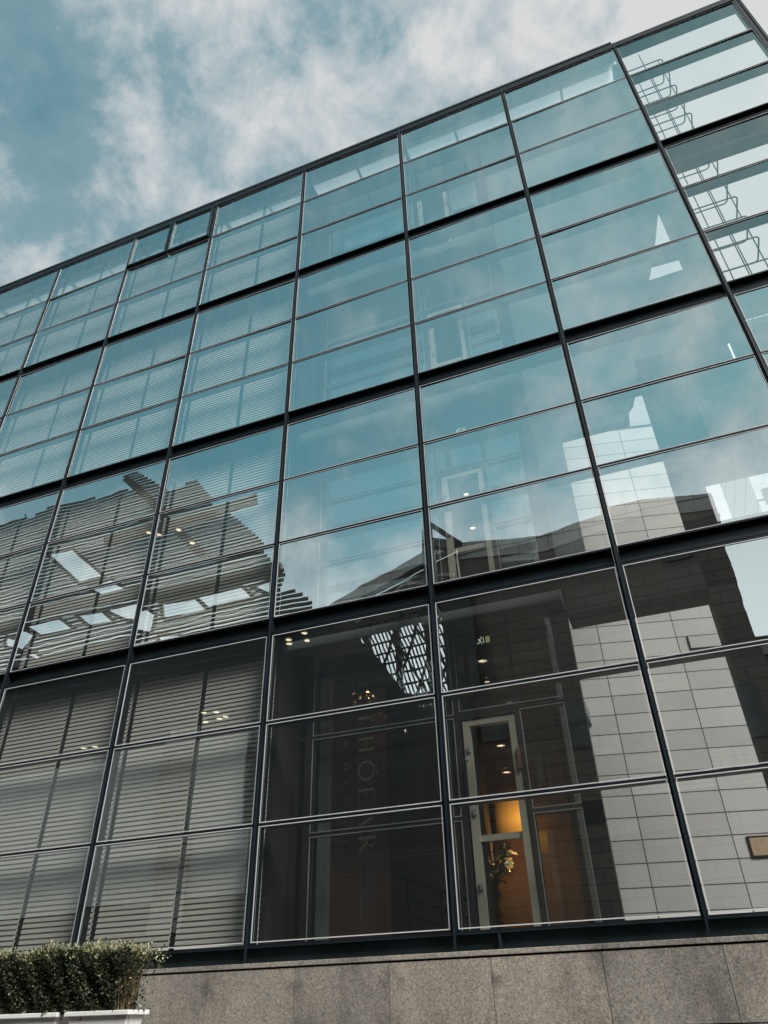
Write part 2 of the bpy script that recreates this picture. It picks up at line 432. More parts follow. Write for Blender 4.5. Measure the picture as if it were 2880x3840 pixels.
# two top-hung opening sashes
for (x0, x1) in ((2.44, 3.565), (3.60, 4.755)):
    f = MB(); z0, z1 = 16.91, 18.12; t = .045; ya, yb = -.075, .02
    f.box(x0, x1, ya, yb, z0, z0+t); f.box(x0, x1, ya, yb, z1-t, z1); f.box(x0, x0+t, ya, yb, z0+t, z1-t); f.box(x1-t, x1, ya, yb, z0+t, z1-t)
    s = part(f, 'opening_sash', M['fin'])
    g = MB(); g.quad((x0+t, -.03, z0+t), (x1-t, -.03, z0+t), (x1-t, -.03, z1-t), (x0+t, -.03, z1-t)); part(g, 'sash_glass', M['glass'], s)
    g = MB(); t2 = .012
    for (p, q, u, v) in ((x0+t, x1-t, z0+t, z0+t+t2), (x0+t, x1-t, z1-t-t2, z1-t), (x0+t, x0+t+t2, z0+t+t2, z1-t-t2), (x1-t-t2, x1-t, z0+t+t2, z1-t-t2)):
        g.box(p, q, -.06, -.035, u, v)
    part(g, 'glazing_bead', M['shelf'], s)
# glazing that continues beyond the left edge of the photograph
g = MB()
for k in range(4):
    zs = [LEV[k][0], TR[k][0], TR[k][1], LEV[k][1]]
    for i in range(-6, I0):
        for r in range(3):
            g.quad((i*W+.045, .012, zs[r]+.018), ((i+1)*W-.045, .012, zs[r]+.018), ((i+1)*W-.045, .012, zs[r+1]-.018), (i*W+.045, .012, zs[r+1]-.018))
tag(part(g, 'glazing_run', M['glass']), kind='stuff')
# glass lid over the cavity, with cross bars
for i in range(-6, 6):
    x0, x1 = i*W, (i+1)*W
    a = MB(); a.quad((x0+.05, .27, 18.19), (x1-.05, .27, 18.19), (x1-.05, .71, 18.20), (x0+.05, .71, 18.20))
    lid = part(a, 'roof_light', M['sky_dirty'])
    a = MB(); a.box(x0+1.175, x0+1.225, .262, .70, 18.10, 18.17); a.box(x0-.045, x0+.045, .262, .70, 18.08, 18.17)
    part(a, 'glazing_bar', M['shelf'], lid)

# slabs, inner walls
a = MB()
for k in range(3):
    z0, z1 = LEV[k][1], LEV[k+1][0]
    a.box(X_L, 11.2, .50, .99, z0-.02, z1-.04); a.box(X_L, 10.88, .992, 9.0, z0-.02, z1-.04)
part(a, 'floor_slab', M['slab'])
a = MB(); a.box(X_L, 14.42, .712, 1.058, 18.045, 18.30); a.box(X_L, 10.88, 1.06, 9.0, 18.05, 18.33); a.box(X_L, 10.88, 1.06, 9, 1.0, 2.30); part(a, 'roof_slab', M['slab'])
a = MB(); a.box(X_L, 7.0, 5.0, 5.2, 2.302, 18.04); part(a, 'rear_wall', M['dark_wall'])
# ceiling void fascia above the blinds
a = MB()
for k in range(4):
    a.box(X_L, 7.14, .36, .48, LEV[k][1]-(.42 if k < 3 else .02), LEV[k][1]-.005 if k < 3 else 18.10)
part(a, 'ceiling_fascia', M['dark_wall'])
# partition between the blinds and the lobby
a = MB(); a.box(7.10, 7.22, .34, 5.2, 2.302, 18.04); part(a, 'partition_wall', M['dark_wall'])

# ------------------------------------------------------------------ venetian blinds (things hung behind the glass)
def blind_proto(h):
    w = 1.2-.075; n = int(h/.0622)
    a = MB(); y = 0
    for j in range(n):
        z = -j*.0622; s = random.uniform(-.0012, .0012)
        # curved, closed slat: lower edge forward, tucked over the next one
        p = [(.012, z), (.003, z-.018+s), (-.004, z-.040+s), (-.009, z-.065)]
        for (y0, z0), (y1, z1) in zip(p, p[1:]): a.quad((0, y1, z1), (w, y1, z1), (w, y0, z0), (0, y0, z0))
    return a, w, n
STOREY = ['lowest', 'second', 'third', 'top']
protos = {}
for k in range(4):
    top = LEV[k][1]-(.14 if k < 3 else .16); bot = LEV[k][0]+.02
    a, w, n = blind_proto(top-bot)
    for m_ in range({0: 0, 1: -2, 2: -3, 3: -3}[k], 6):
        bay = m_//2
        lab = '%s grey slatted blind, %s storey, %s bay left of the dark lobby, %s half' % (
            'pale', STOREY[k], ['first', 'second', 'third', 'fourth', 'fifth'][2-bay], 'left' if m_ % 2 == 0 else 'right')
        if k not in protos:
            root = empty('venetian_blind', (0, 0, 0)); protos[k] = root
            a.build('slats', M['blind'], root)
            hb = MB(); hb.box(0, w, -.02, .03, .004, .05); hb.build('headrail', M['shelf'], root)
            for x0 in (-.030, w+.002):
                tb = MB(); L = n*.0622
                tb.box(x0, x0+.008, .004, .010, -L, 0); tb.box(x0+.022, x0+.029, .004, .010, -L, 0)
                for j in range(n): tb.box(x0+.008, x0+.022, -.004, .010, -j*.0622-.040, -j*.0622-.012)
                tb.build('ladder_tape', M['tape'], root)
            o = root
        else:
            o = copy_tree(protos[k])
        o.location = (m_*1.2+.0375, .30, top-.05)
        tag(o, lab, 'blind', 'venetian blinds behind the glass')

# ------------------------------------------------------------------ inner facade of the lobby bays (x 7.2 .. 11.2), storey by storey
def bars(mb, rects, y0, y1):
    for (x0, x1, z0, z1) in rects: mb.box(x0, x1, y0, y1, z0, z1)
def inner_pane(x0, x1, z0, z1, y=YI):
    g = MB(); tl = random.uniform(-.004, .004)
    g.quad((x0, y-tl, z0), (x1, y+tl, z0), (x1, y+tl, z1), (x0, y-tl, z1))
    w = part(g, 'inner_window', M['inner_glass'])
    b = MB(); t = .010; ya, yb = y-.052, y-.041
    b.box(x0, x1, ya, yb, z0, z0+t); b.box(x0, x1, ya, yb, z1-t, z1); b.box(x0, x0+t, ya, yb, z0+t, z1-t); b.box(x1-t, x1, ya, yb, z0+t, z1-t)
    part(b, 'glazing_bead', M['bead'], w)
a = MB()
for k in range(4):
    zb, zt = LEV[k][0], LEV[k][1]; t1, t2 = TR[k]; o = zb-LEV[0][0]
    # frames of the door bay
    for (x0, x1) in ((9.40, 9.445), (9.555, 9.625), (10.36, 10.415), (10.985, 11.21)):
        a.box(x0, x1, YI-.05, YI+.12, zb, zt+.26 if k < 3 else zt)
    for z in (t1, t2):
        a.box(9.445, 9.555, YI-.05, YI+.1, z-.022, z+.022)
        a.box(10.415, 10.985, YI-.05, YI+.1, z-.022, z+.022)
    a.box(9.625, 10.36, YI-.05, YI+.1, t2-.06, t2+.05)
    # lobby bay frames
    a.box(7.22, 7.30, YI-.05, YI+.1, zb, zt); a.box(7.42, 7.52, YI-.05, YI+.1, zb, zt); 
    for z in (t1, t2): a.box(7.52, 9.40, YI-.04, YI+.05, z-.022, z+.022)
    for x0 in (7.30,): 
        a.box(x0, x0+.12, YI-.04, YI+.05, t2-.02, t2+.02)
part(a, 'inner_frame', M['dark_wall'])
for k in range(4):
    zb, zt = LEV[k][0], LEV[k][1]; t1, t2 = TR[k]
    for (z0, z1) in ((zb, t1-.022), (t1+.022, t2-.022), (t2+.022, zt-.02)):
        inner_pane(7.52, 9.395, z0, z1)
        inner_pane(9.447, 9.553, z0, z1)
    inner_pane(9.63, 10.98, t2+.052, zt-.02)
    inner_pane(10.417, 10.983, zb, t1-.024); inner_pane(10.417, 10.983, t1+.024, t2-.024)
# doors: cream jambs, head, mid rail, closer and hinges
for k in range(4):
    zb = LEV[k][0]; t2 = TR[k][1]
    d = MB(); zt = t2-.075
    d.box(9.655, 9.745, YI-.03, YI+.06, zb, zt); d.box(10.255, 10.345, YI-.03, YI+.06, zb, zt); d.box(9.745, 10.255, YI-.03, YI+.06, zt-.07, zt)
    d.box(9.745, 10.255, YI, YI+.05, zb+.96, zb+1.03)
    dr = part(d, 'door', M['door'])
    h = MB()
    for z in (zb+.45, zb+1.25, zb+2.0): h.box(9.70, 9.735, YI-.06, YI-.032, z, z+.07)
    part(h, 'hinge', M['column'], dr)
    h = MB(); h.tube([(9.68, YI-.05, zb+1.9), (9.665, YI-.09, zb+1.88), (9.665, YI-.09, zb+1.45), (9.68, YI-.05, zb+1.42)], .014); part(h, 'pull_handle', M['pipe'], dr)
    h = MB(); h.box(10.32, 10.355, YI-.07, YI-.032, zb+1.72, zb+1.98); part(h, 'access_reader', M['banner'], dr)

# rooms behind: lobby backs, side walls, ceilings, columns
a = MB()
for k in range(4):
    zb, zt = LEV[k][0], LEV[k][1]
    a.cur = 0 if k == 0 else 1
    a.box(7.22, 10.80, 4.2, 4.35, zb-.05, zt-.021)
    a.cur = 2; a.box(10.80, 10.88, YI+.22, 4.35, zb-.05, zt-.021)
part(a, 'lobby_wall', [M['lobby'], M['conc'], M['dark_wall']])
a = MB()
for k in range(4):
    zb, zt = LEV[k][0], LEV[k][1]
    a.box(7.30, 7.44, 1.5, 1.64, zb-.05, zt-.02)
    a.box(9.05, 9.40, 2.6, 2.95, zb-.05, zt-.02)
part(a, 'lobby_column', M['column'])
a = MB(); z = LEV[0][1]-.07
a.box(7.23, 10.79, .99, 4.19, z, z+.045); part(a, 'lobby_ceiling', M['dark_wall'])
# spandrel panels in the upper third of every upper storey of the lobby bays
a = MB()
for k in range(1, 4):
    zt = LEV[k][1]; a.box(7.24, 11.2, YI+.14, YI+.20, TR[k][1]-.15, zt-.03)
part(a, 'spandrel_panel', M['conc'])

# open bays on the right: inner column, beams, stair tower wall with its openings
a = MB()
a.box(12.99, 13.36, YI, YI+.45, 2.1, 10.15)
a.box(11.21, 16.8, YI, YI+.5, 6.02, 6.42)
a.box(13.36, 16.8, YI, YI+.3, 7.72, 10.15)
a.box(13.363, 16.8, YI+.02, YI+.3, 4.7, 6.018); a.box(13.66, 16.8, YI+.02, YI+.3, 2.1, 4.698); a.bar((13.36, YI+.1, 3.2), (13.70, YI+.1, 4.75), .09, .07)
part(a, 'inner_column', M['dark_wall'])
# stair tower skin: pieces around the sloping and straight openings
a = MB(); y0, y1 = YI, YI+.16
def P(*pts): a.prism(list(pts), y0, y1)
P((11.21, 13.78), (14.42, 13.78), (14.42, 18.02), (11.21, 18.02))
P((11.21, 10.16), (13.40, 10.16), (13.45, 11.20), (13.60, 11.97), (13.87, 12.71), (14.19, 13.78), (11.21, 13.78))
P((14.22, 10.16), (14.42, 10.16), (14.42, 13.78), (14.19, 13.78))
P((13.87, 12.71), (14.22, 12.70), (14.22, 12.36), (13.755, 12.38))
P((13.60, 11.90), (14.22, 11.92), (14.22, 11.51), (13.51, 11.51))
P((13.40, 10.16), (14.22, 10.16), (14.22, 11.30), (13.45, 11.32))
P((11.21, 6.42), (11.62, 6.42), (11.62, 9.02), (12.66, 9.02), (12.70, 9.28), (12.78, 9.37), (12.88, 9.62), (12.985, 9.92), (12.985, 10.16), (11.21, 10.16))
part(a, 'stair_tower_wall', M['conc'])
# stair flights behind it
a = MB()
for z in (11.4, 13.4, 15.4):
    for s in range(12):
        a.box(11.6, 13.3, 1.3+s*.27, 1.3+(s+1)*.27, z+s*.166-.18, z+s*.166-.002)
part(a, 'stair_flight', M['conc'])
# beams that carry the free end of the screen
a = MB()
for z in (10.14, 14.16):
    a.box(14.43, 16.70, .40, .62, z, z+.20)
a.box(14.30, 14.46, .32, YI-.002, 2.2, 18.15)
part(a, 'edge_beam', M['frame'])
# perforated screen panel in the last bay of the second storey
a = MB()
for j in range(40):
    a.box(13.6, 16.7, .70, .715, 7.75+j*.058, 7.75+j*.058+.034)
for j in range(32):
    a.box(13.6+j*.1, 13.6+j*.1+.05, .716, .73, 7.75, 10.05)
part(a, 'perforated_screen', M['conc'])
a = MB()
for z in (6.62, 7.02):
    a.bar((13.36, 1.0, z-.10), (16.8, 1.25, z+.06), .12, .14)
part(a, 'landing_beam', M['conc'])

# ------------------------------------------------------------------ small things behind the glass
def downlight(x, y, z, label, group, r=.055, name='downlight'):
    o = empty(name, (x, y, z))
    m = MB(); m.lathe([(0,.006), (r*.8,.006), (r*.8,.0)], (0,0,0), 16); m.build('lamp_lens', M['lamp'], o)
    m = MB(); m.lathe([(r*.8,.004), (r*.86,-.014), (r*1.12,-.010), (r*1.2,.012), (r*.9,.05), (0,.05)], (0,0,0), 16); m.build('lamp_ring', M['lamp_ring'], o, smooth=True)
    return tag(o, label, 'light', group)
CL = [(7.96,5.56),(8.06,5.47),(7.98,5.40),(8.19,5.56),(8.30,5.45),(8.22,5.40),(8.17,5.22),(8.38,5.21),(8.47,5.12),(8.25,5.12)]
for (x, z) in CL:
    o = downlight(x, 1.2, z, 'small warm spotlight of the cluster above the brown banner in the lobby', 'spotlights above the lobby banner', .026)
    m = MB(); m.tube([(0,0,.05), (0,0,6.03-z)], .003, 5); m.build('lamp_stem', M['tape'], o)
for n, (x, y, z) in enumerate(((9.93, 1.2, 5.72), (9.82, 2.5, 4.54), (9.78, 2.5, 4.93), (9.96, 1.2, 5.41))):
    o = downlight(x, y, z, ['round downlight touching the exit sign on the lowest storey', 'lower of two round downlights inside the cream door frame', 'upper of two round downlights inside the cream door frame', 'downlight low in the wide window above the cream door'][n], None, (.075, .07, .075, .05)[n])
    m = MB(); m.tube([(0,0,.05), (0,0,6.03-z)], .004, 6); m.build('lamp_stem', M['tape'], o)
for n, (x, z) in enumerate(((9.68, 9.60), (9.73, 8.83))):
    o = downlight(x, 2.5, z, ['upper of two round downlights on the second storey door bay', 'lower of two round downlights on the second storey door bay'][n], None, .06)
    m = MB(); m.tube([(0,0,.05), (0,0,10.05-z)], .006, 6); m.build('lamp_stem', M['tape'], o)

def exit_sign(x, y, z, label, w_=.28, h_=.25):
    o = empty('exit_sign', (x, y, z)); w, h = .28, .25; o.scale = (w_/.28, 1, h_/.25)
    m = MB(); m.box(0, w, 0, .012, 0, h); m.build('sign_panel', M['sign_back'], o)
    m = MB(); m.box(-.012, 0, -.004, .02, -.02, h); m.box(0, w, -.004, .016, h, h+.008); m.build('sign_frame', M['bead'], o)
    g = MB(); y0 = -.004
    g.box(.195, .262, y0, 0, .075, .175)                                  # door
    g.build('sign_door', M['sign_green'], o)
    g = MB()
    def s(p, q, t): g.bar((p[0], -.003, p[1]), (q[0], -.003, q[1]), .005, t, up=(0,0,1) if abs(p[0]-q[0]) > .001 else (1,0,0))
    s((.075,.15), (.105,.11), .028); s((.105,.11), (.075,.085), .012); s((.075,.085), (.045,.08), .010); s((.105,.11), (.122,.085), .012); s((.122,.085), (.120,.06), .010)
    s((.08,.152), (.12,.145), .010); s((.12,.145), (.130,.165), .009)
    g.poly([(.128+.013*math.cos(i*.524), -.004, .172+.013*math.sin(i*.524)) for i in range(12)])
    g.box(.152, .164, -.004, 0, .095, .170); g.poly([(.140,-.004,.098), (.158,-.004,.070), (.176,-.004,.098), (.158,-.004,.086)])
    g.build('running_figure', M['sign_mark'], o)
    return tag(o, label, 'sign')
exit_sign(9.895, .95, 5.795, 'green running figure exit sign inside the lowest storey above the doorway', .235, .225)
exit_sign(9.905, .95, 9.67, 'pale green exit sign behind the second storey glass near the top beam', .235, .225)
o = exit_sign(9.40, 3.4, 3.42, 'small glowing exit sign low behind the cream door beside the plant', .17, .14)
# amber backlit panel, warm inner wall, ceiling beam
o = MB(); o.box(9.2, 9.95, 3.6, 3.66, 3.92, 4.46); tag(o.build('amber_panel', M['amber']), 'glowing amber wall panel above the door rail in the lit room', 'panel')
o = MB(); o.box(9.0, 10.45, 3.9, 3.95, 2.35, 5.95); tag(o.build('warm_partition', M['warm_wall']), 'warm brown partition at the back of the lit doorway room', 'partition')
# indoor plant
o = empty('potted_plant', (9.33, 2.9, 2.30)); st = MB(); lf = MB(); pt = MB()
pt.lathe([(0,0), (.13,0), (.16,.30), (.14,.30), (.13,.26), (0,.26)], (0,0,0), 18); pt.build('pot', M['column'], o, smooth=False)
for j in range(9):
    t = j*2.4; p = Vector((0, 0, .26)); pts = [p.copy()]
    for q in range(6):
        p = p+Vector((.035*math.cos(t)*q*.5, .035*math.sin(t)*q*.5, .17)); pts.append(p.copy())
        for e in range(7):
            d = Vector((random.uniform(-1,1), random.uniform(-1,1), random.uniform(-.7,.5))).normalized(); sd = d.cross(Vector((0,0,1))).normalized()*.035
            lf.quad(p, p+d*.08+sd, p+d*.19, p+d*.08-sd)
    st.tube(pts, .010, 5, r2=.004)
st.build('stem', M['wood'], o); lf.build('leaves', M['leaf_in'], o)
tag(o, 'leafy dark indoor plant in the lit doorway', 'plant')
# tube lamps seen through the second storey end bay
for n, (x, z, l) in enumerate(((14.28, 9.40, .34), (14.86, 9.42, .06))):
    m = MB(); m.tube([(x, .60, z), (x, .60, z+l)], .012, 8)
    ob = m.build('tube_lamp', M['tube']); tag(ob, ['long vertical white tube lamp behind the perforated screen', 'short white lamp right of the long tube lamp'][n], 'lamp')

# banner with lettering turned a quarter clockwise, read downwards
by = 2.0
ban = empty('hanging_banner', (7.81, by, 2.35))
m = MB(); m.box(-.55, .35, 0, .02, .05, 3.55); m.build('banner_cloth', M['banner'], ban)
m = MB(); m.box(-.58, .38, -.012, .03, 3.55, 3.60); m.build('banner_rod', M['pipe'], ban)
def letter(ch, z, s, x0, th=None):
    """serif capital in the x-z plane, baseline on the left (x0), reading down; returns strokes as quads"""
    g = MB(); Y = -.004; h = s; T = .13*s; t = .035*s; sv = .22*s
    def r(u0, u1, v0, v1): g.box(x0+v0, x0+v1, Y, 0, z-u1, z-u0)       # u along reading direction, v letter height
    def stem(u): r(u, u+T, 0, h); r(u-.09*s, u+T+.09*s, 0, t); r(u-.09*s, u+T+.09*s, h-t, h)
    def dia(p, q, w): g.bar((x0+p[1], Y, z-p[0]), (x0+q[1], Y, z-q[0]), .006, w, up=(1,0,0))
    def ring(u, v, ru, rv, a0=0, a1=360):
        n = 40
        for i in range(n):
            b0, b1 = R(a0+(a1-a0)*i/n), R(a0+(a1-a0)*(i+1)/n)
            k0 = 1-.10-.10*abs(math.cos(b0)); k1 = 1-.10-.10*abs(math.cos(b1))
            pt = lambda b, k: (x0+v+rv*k*math.sin(b), Y, z-(u+ru*k*math.cos(b)))
            g.quad(pt(b0, 1), pt(b1, 1), pt(b1, k1), pt(b0, k0))
    adv = .9*s
    if ch == 'I': stem(.09*s); adv = .40*s
    elif ch == 'H': stem(.09*s); stem(.75*s); r(.2*s, .76*s, h*.5, h*.5+t); adv = 1.05*s
    elif ch == 'O':
        ring(.58*s, h*.5, .58*s, .53*h)
        for u in (.40*s, .74*s):
            n = 12; g.poly([(x0+h*1.16+.06*s*math.cos(i*math.tau/n), Y, z-(u+.06*s*math.sin(i*math.tau/n))) for i in range(n)])
        adv = 1.25*s
    elif ch == 'F':
        stem(.09*s); r(.2*s, .62*s, h-t, h); r(.60*s, .62*s+t*.5, h-.18*s, h); r(.2*s, .5*s, h*.5, h*.5+t); r(.48*s, .5*s+t*.5, h*.42, h*.62); adv = .85*s
    elif ch == 'A':
        dia((.06*s, 0), (.52*s, h), t*1.3); dia((.52*s, h), (1.0*s, 0), T); r(.25*s, .78*s, h*.34, h*.34+t); r(-.04*s, .2*s, 0, t); r(.84*s, 1.14*s, 0, t); adv = 1.25*s
    elif ch == 'R':
        stem(.09*s); ring(.22*s, h*.74, .42*s, .26*h, -90, 90); dia((.38*s, h*.50), (.86*s, 0), T); adv = 1.05*s
    return g, adv
for ch, z in (('I', 3.16), ('H', 2.84), ('O', 2.47), ('F', 2.09), ('A', 1.81), ('R', 1.44)):
    g, adv = letter(ch, z, .25, -.10)
    g.build('letter', M['letters'], ban)
for (txt, z, sz, x) in (('\u4eba', 3.09, .10, -.35), ('\u696d', 2.82, .12, -.35), ('O', 2.48, .15, -.35), ('l', 2.21, .15, -.35), ('h', 1.98, .15, -.35), ('x', 1.68, .15, -.35), ('(', 1.40, .15, -.35), ('\u00c9', .97, .15, -.35), ('p', .74, .15, -.35), ('l', .46, .15, -.35)):
    cu = bpy.data.curves.new('small_letter', 'FONT'); cu.body = txt; cu.size = sz; cu.extrude = .001
    ob = bpy.data.objects.new('small_letter', cu); col.objects.link(ob); ob.data.materials.append(M['letters_dim']); ob.parent = ban
    ml = Matrix.Translation((x, -.004, z)) @ Matrix.Rotation(R(90), 4, 'X') @ Matrix.Rotation(R(-90), 4, 'Z')
    me = bpy.data.meshes.new_from_object(ob); bpy.data.objects.remove(ob); ob = bpy.data.objects.new('small_letter', me); col.objects.link(ob); ob.parent = ban; ob.matrix_local = ml
tag(ban, 'tall brown banner with pale vertical lettering hanging in the dark lobby', 'banner')
# stair rail in the lobby
o = MB()
for dz in (0, .28, .56): o.tube([(7.9, 2.9, 2.95+dz*.8), (9.3, 2.9, 2.42+dz*.8)], .022, 8)
for x in (8.1, 8.6, 9.1): o.box(x-.02, x+.02, 2.88, 2.92, 2.25, 3.40-(x-7.9)*.38)
tag(o.build('stair_rail', M['pipe']), 'sloping metal stair rail low in the dark lobby right of the banner', 'rail')

# ------------------------------------------------------------------ safety ladder behind the last bay
lad = empty('caged_ladder', (14.6, .6, 9.6))
def hoop(z, xr, ya, yb, r=.07):
    pts = [(14.50, ya, z), (xr-r, ya, z)]
    for k in range(1, 5): t = R(-90+k*90/5); pts.append((xr-r+r*math.cos(t), ya+r+r*math.sin(t), z))
    pts.append((xr, yb-r, z))
    for k in range(1, 5): t = R(k*90/5); pts.append((xr-r+r*math.cos(t), yb-r+r*math.sin(t), z))
    pts += [(xr-r, yb, z), (14.50, yb, z)]
    return pts
def lad_part(mb, name):
    ob = mb.build(name, M['pipe'], lad, smooth=True); ob.matrix_parent_inverse = Matrix.Translation(-lad.location); return ob
z = 10.6; n = 0
while z < 18.5:
    m = MB(); m.tube(hoop(z, 15.30, .50, 1.02), .0125, 8); lad_part(m, 'cage_hoop'); z += .57; n += 1
for (x, y) in ((15.30, .76), (15.14, 1.03), (14.86, 1.03), (14.92, .49)):
    m = MB(); m.tube([(x, y, 10.4), (x, y, 18.5)], .010, 8); lad_part(m, 'cage_bar')
for y in (.56, .96):
    m = MB(); m.tube([(14.56, y, 10.2), (14.56, y, 18.7)], .018, 8); lad_part(m, 'ladder_stile')
for k in range(28):
    m = MB(); m.tube([(14.56, .56, 10.4+k*.29), (14.56, .96, 10.4+k*.29)], .012, 6); lad_part(m, 'ladder_rung')
tag(lad, 'steel safety ladder with rounded cage hoops inside the clear right corner of the glass', 'ladder')

# ------------------------------------------------------------------ stone panelled building behind the glass, turned 12 degrees
th = math.atan2(.21462, .97666)
tb = empty('stone_panel_building', (12, 6, 0)); tb.rotation_euler = (0, 0, th)
m = MB(); m.box(-1.6, 2.2, 0, 9, 0, 13.2); m.build('wall', M['tiles'], tb)
m = MB(); m.box(-1.62, 2.22, -.03, 9.02, 13.2, 13.34); m.build('coping', M['column'], tb)
m = MB(); m.box(1.00, 1.62, -.03, -.005, 3.70, 4.03); w = m.build('window', M['frame'], tb)
m = MB(); m.box(1.03, 1.59, -.036, -.032, 3.73, 4.0); m.build('window_pane', painted('amber_curtain', (.42,.30,.18), .6, 0, .3, 9), w)
m = MB(); m.tube([(1.40,-.06,3.60), (1.40,-.10,3.66), (1.34,-.10,3.66)], .012); m.tube([(1.40,-.06,3.60), (1.40,-.05,3.42)], .012); m.build('wall_hook', M['frame'], tb)
m = MB(); m.box(.98, 1.80, -.03, -.004, 7.42, 7.44); m.box(.98, 1.0, -.03, -.004, 7.44, 7.70); m.build('vent_trim', M['pipe'], tb)
tag(tb, 'pale stone panelled building standing behind the clear end of the glass screen', 'building')
# distant white office block seen over it
m = empty('distant_office_block', (34, 52, 0))
a = MB(); a.box(-9, 14, 0, 14, 0, 62); a.build('wall', M['far_clad'], m)
a = MB(); a.box(-9.4, 14.4, -.4, 14.4, 62, 63.4); a.build('roof', M['column'], m)
for k in range(17):
    a = MB(); a.box(-8.4, 13.4, -.08, -.01, 4+k*3.4, 5.6+k*3.4); a.build('window', M['window_dark'], m)
tag(m, 'distant pale office block far behind the building, seen through its right corner', 'building')

# ------------------------------------------------------------------ granite plinth, pavement, planters
pl = empty('granite_wall', (8, -.3, 0))
m = MB(); slabs = []
x = 6.93-1.03*20
gap = .003
for j in range(36):
    m.box(x+gap, x+1.03-gap, -.30, -.06, 1.545, 2.095); m.box(x+gap, x+1.03-gap, -.302+.004*((j*7) % 3)*.3, -.06, .95, 1.535); m.box(x+gap, x+1.03-gap, -.30, -.06, .0, .94)
    x += 1.03
o = m.build('granite_slabs', M['granite'], pl); o.matrix_parent_inverse = Matrix.Translation(-pl.location)
m = MB(); x = 6.93-1.03*20+.02
for j in range(18): m.box(x+.003, x+2.06-.003, -.312, .058, 2.112, 2.156); x += 2.06
o = m.build('coping', M['granite'], pl, bevel=.004); o.matrix_parent_inverse = Matrix.Translation(-pl.location)
m = MB(); m.box(-13.6, 23, -.285, -.05, 0, 2.11); o = m.build('wall_core', M['frame'], pl); o.matrix_parent_inverse = Matrix.Translation(-pl.location)
tag(pl, 'speckled grey granite slab wall with thin coping under the glass', 'wall')

def planter(x0, x1, label):
    o = empty('planter', ((x0+x1)/2, -2.0, 1.2)); w = (x1-x0)/2; h = .55
    m = MB(); d = .145; ti = .055
    def ring(w_, d_, z_): return [(-w_, -d_, z_), (w_, -d_, z_), (w_, d_, z_), (-w_, d_, z_)]
    a, b = ring(w-.05-ti*1.2, d-.05-ti*.7, 0), ring(w-.035, d-.03, h-.035)
    for i in range(4): m.quad(a[i], a[(i+1) % 4], b[(i+1) % 4], b[i])
    m.poly(a[::-1]); m.build('planter_body', M['planter'], o, bevel=.008)
    m = MB()
    for (p, q, r_, s_) in ((-w, w, -d, -d+.05), (-w, w, d-.05, d), (-w, -w+.05, -d+.05, d-.05), (w-.05, w, -d+.05, d-.05)): m.box(p, q, r_, s_, h-.035, h)
    m.build('planter_rim', M['planter'], o, bevel=.006)
    m = MB(); m.box(-w+.06, w-.06, -d+.06, d-.06, h-.10, h-.04); m.build('soil', M['soil'], o)
    return tag(o, label, 'planter', 'white planters at the granite wall')
planter(5.35, 6.65, 'white plastic planter box at the left edge of the photo')
planter(6.72, 7.38, 'white plastic planter box nearest the middle, its right end tapering inwards')
m = MB(); m.box(4.0, 7.5, -2.3, -1.70, 0, 1.198); tag(m.build('planter_ledge', M['granite'], bevel=.01), 'low granite ledge carrying the white planters', 'ledge')

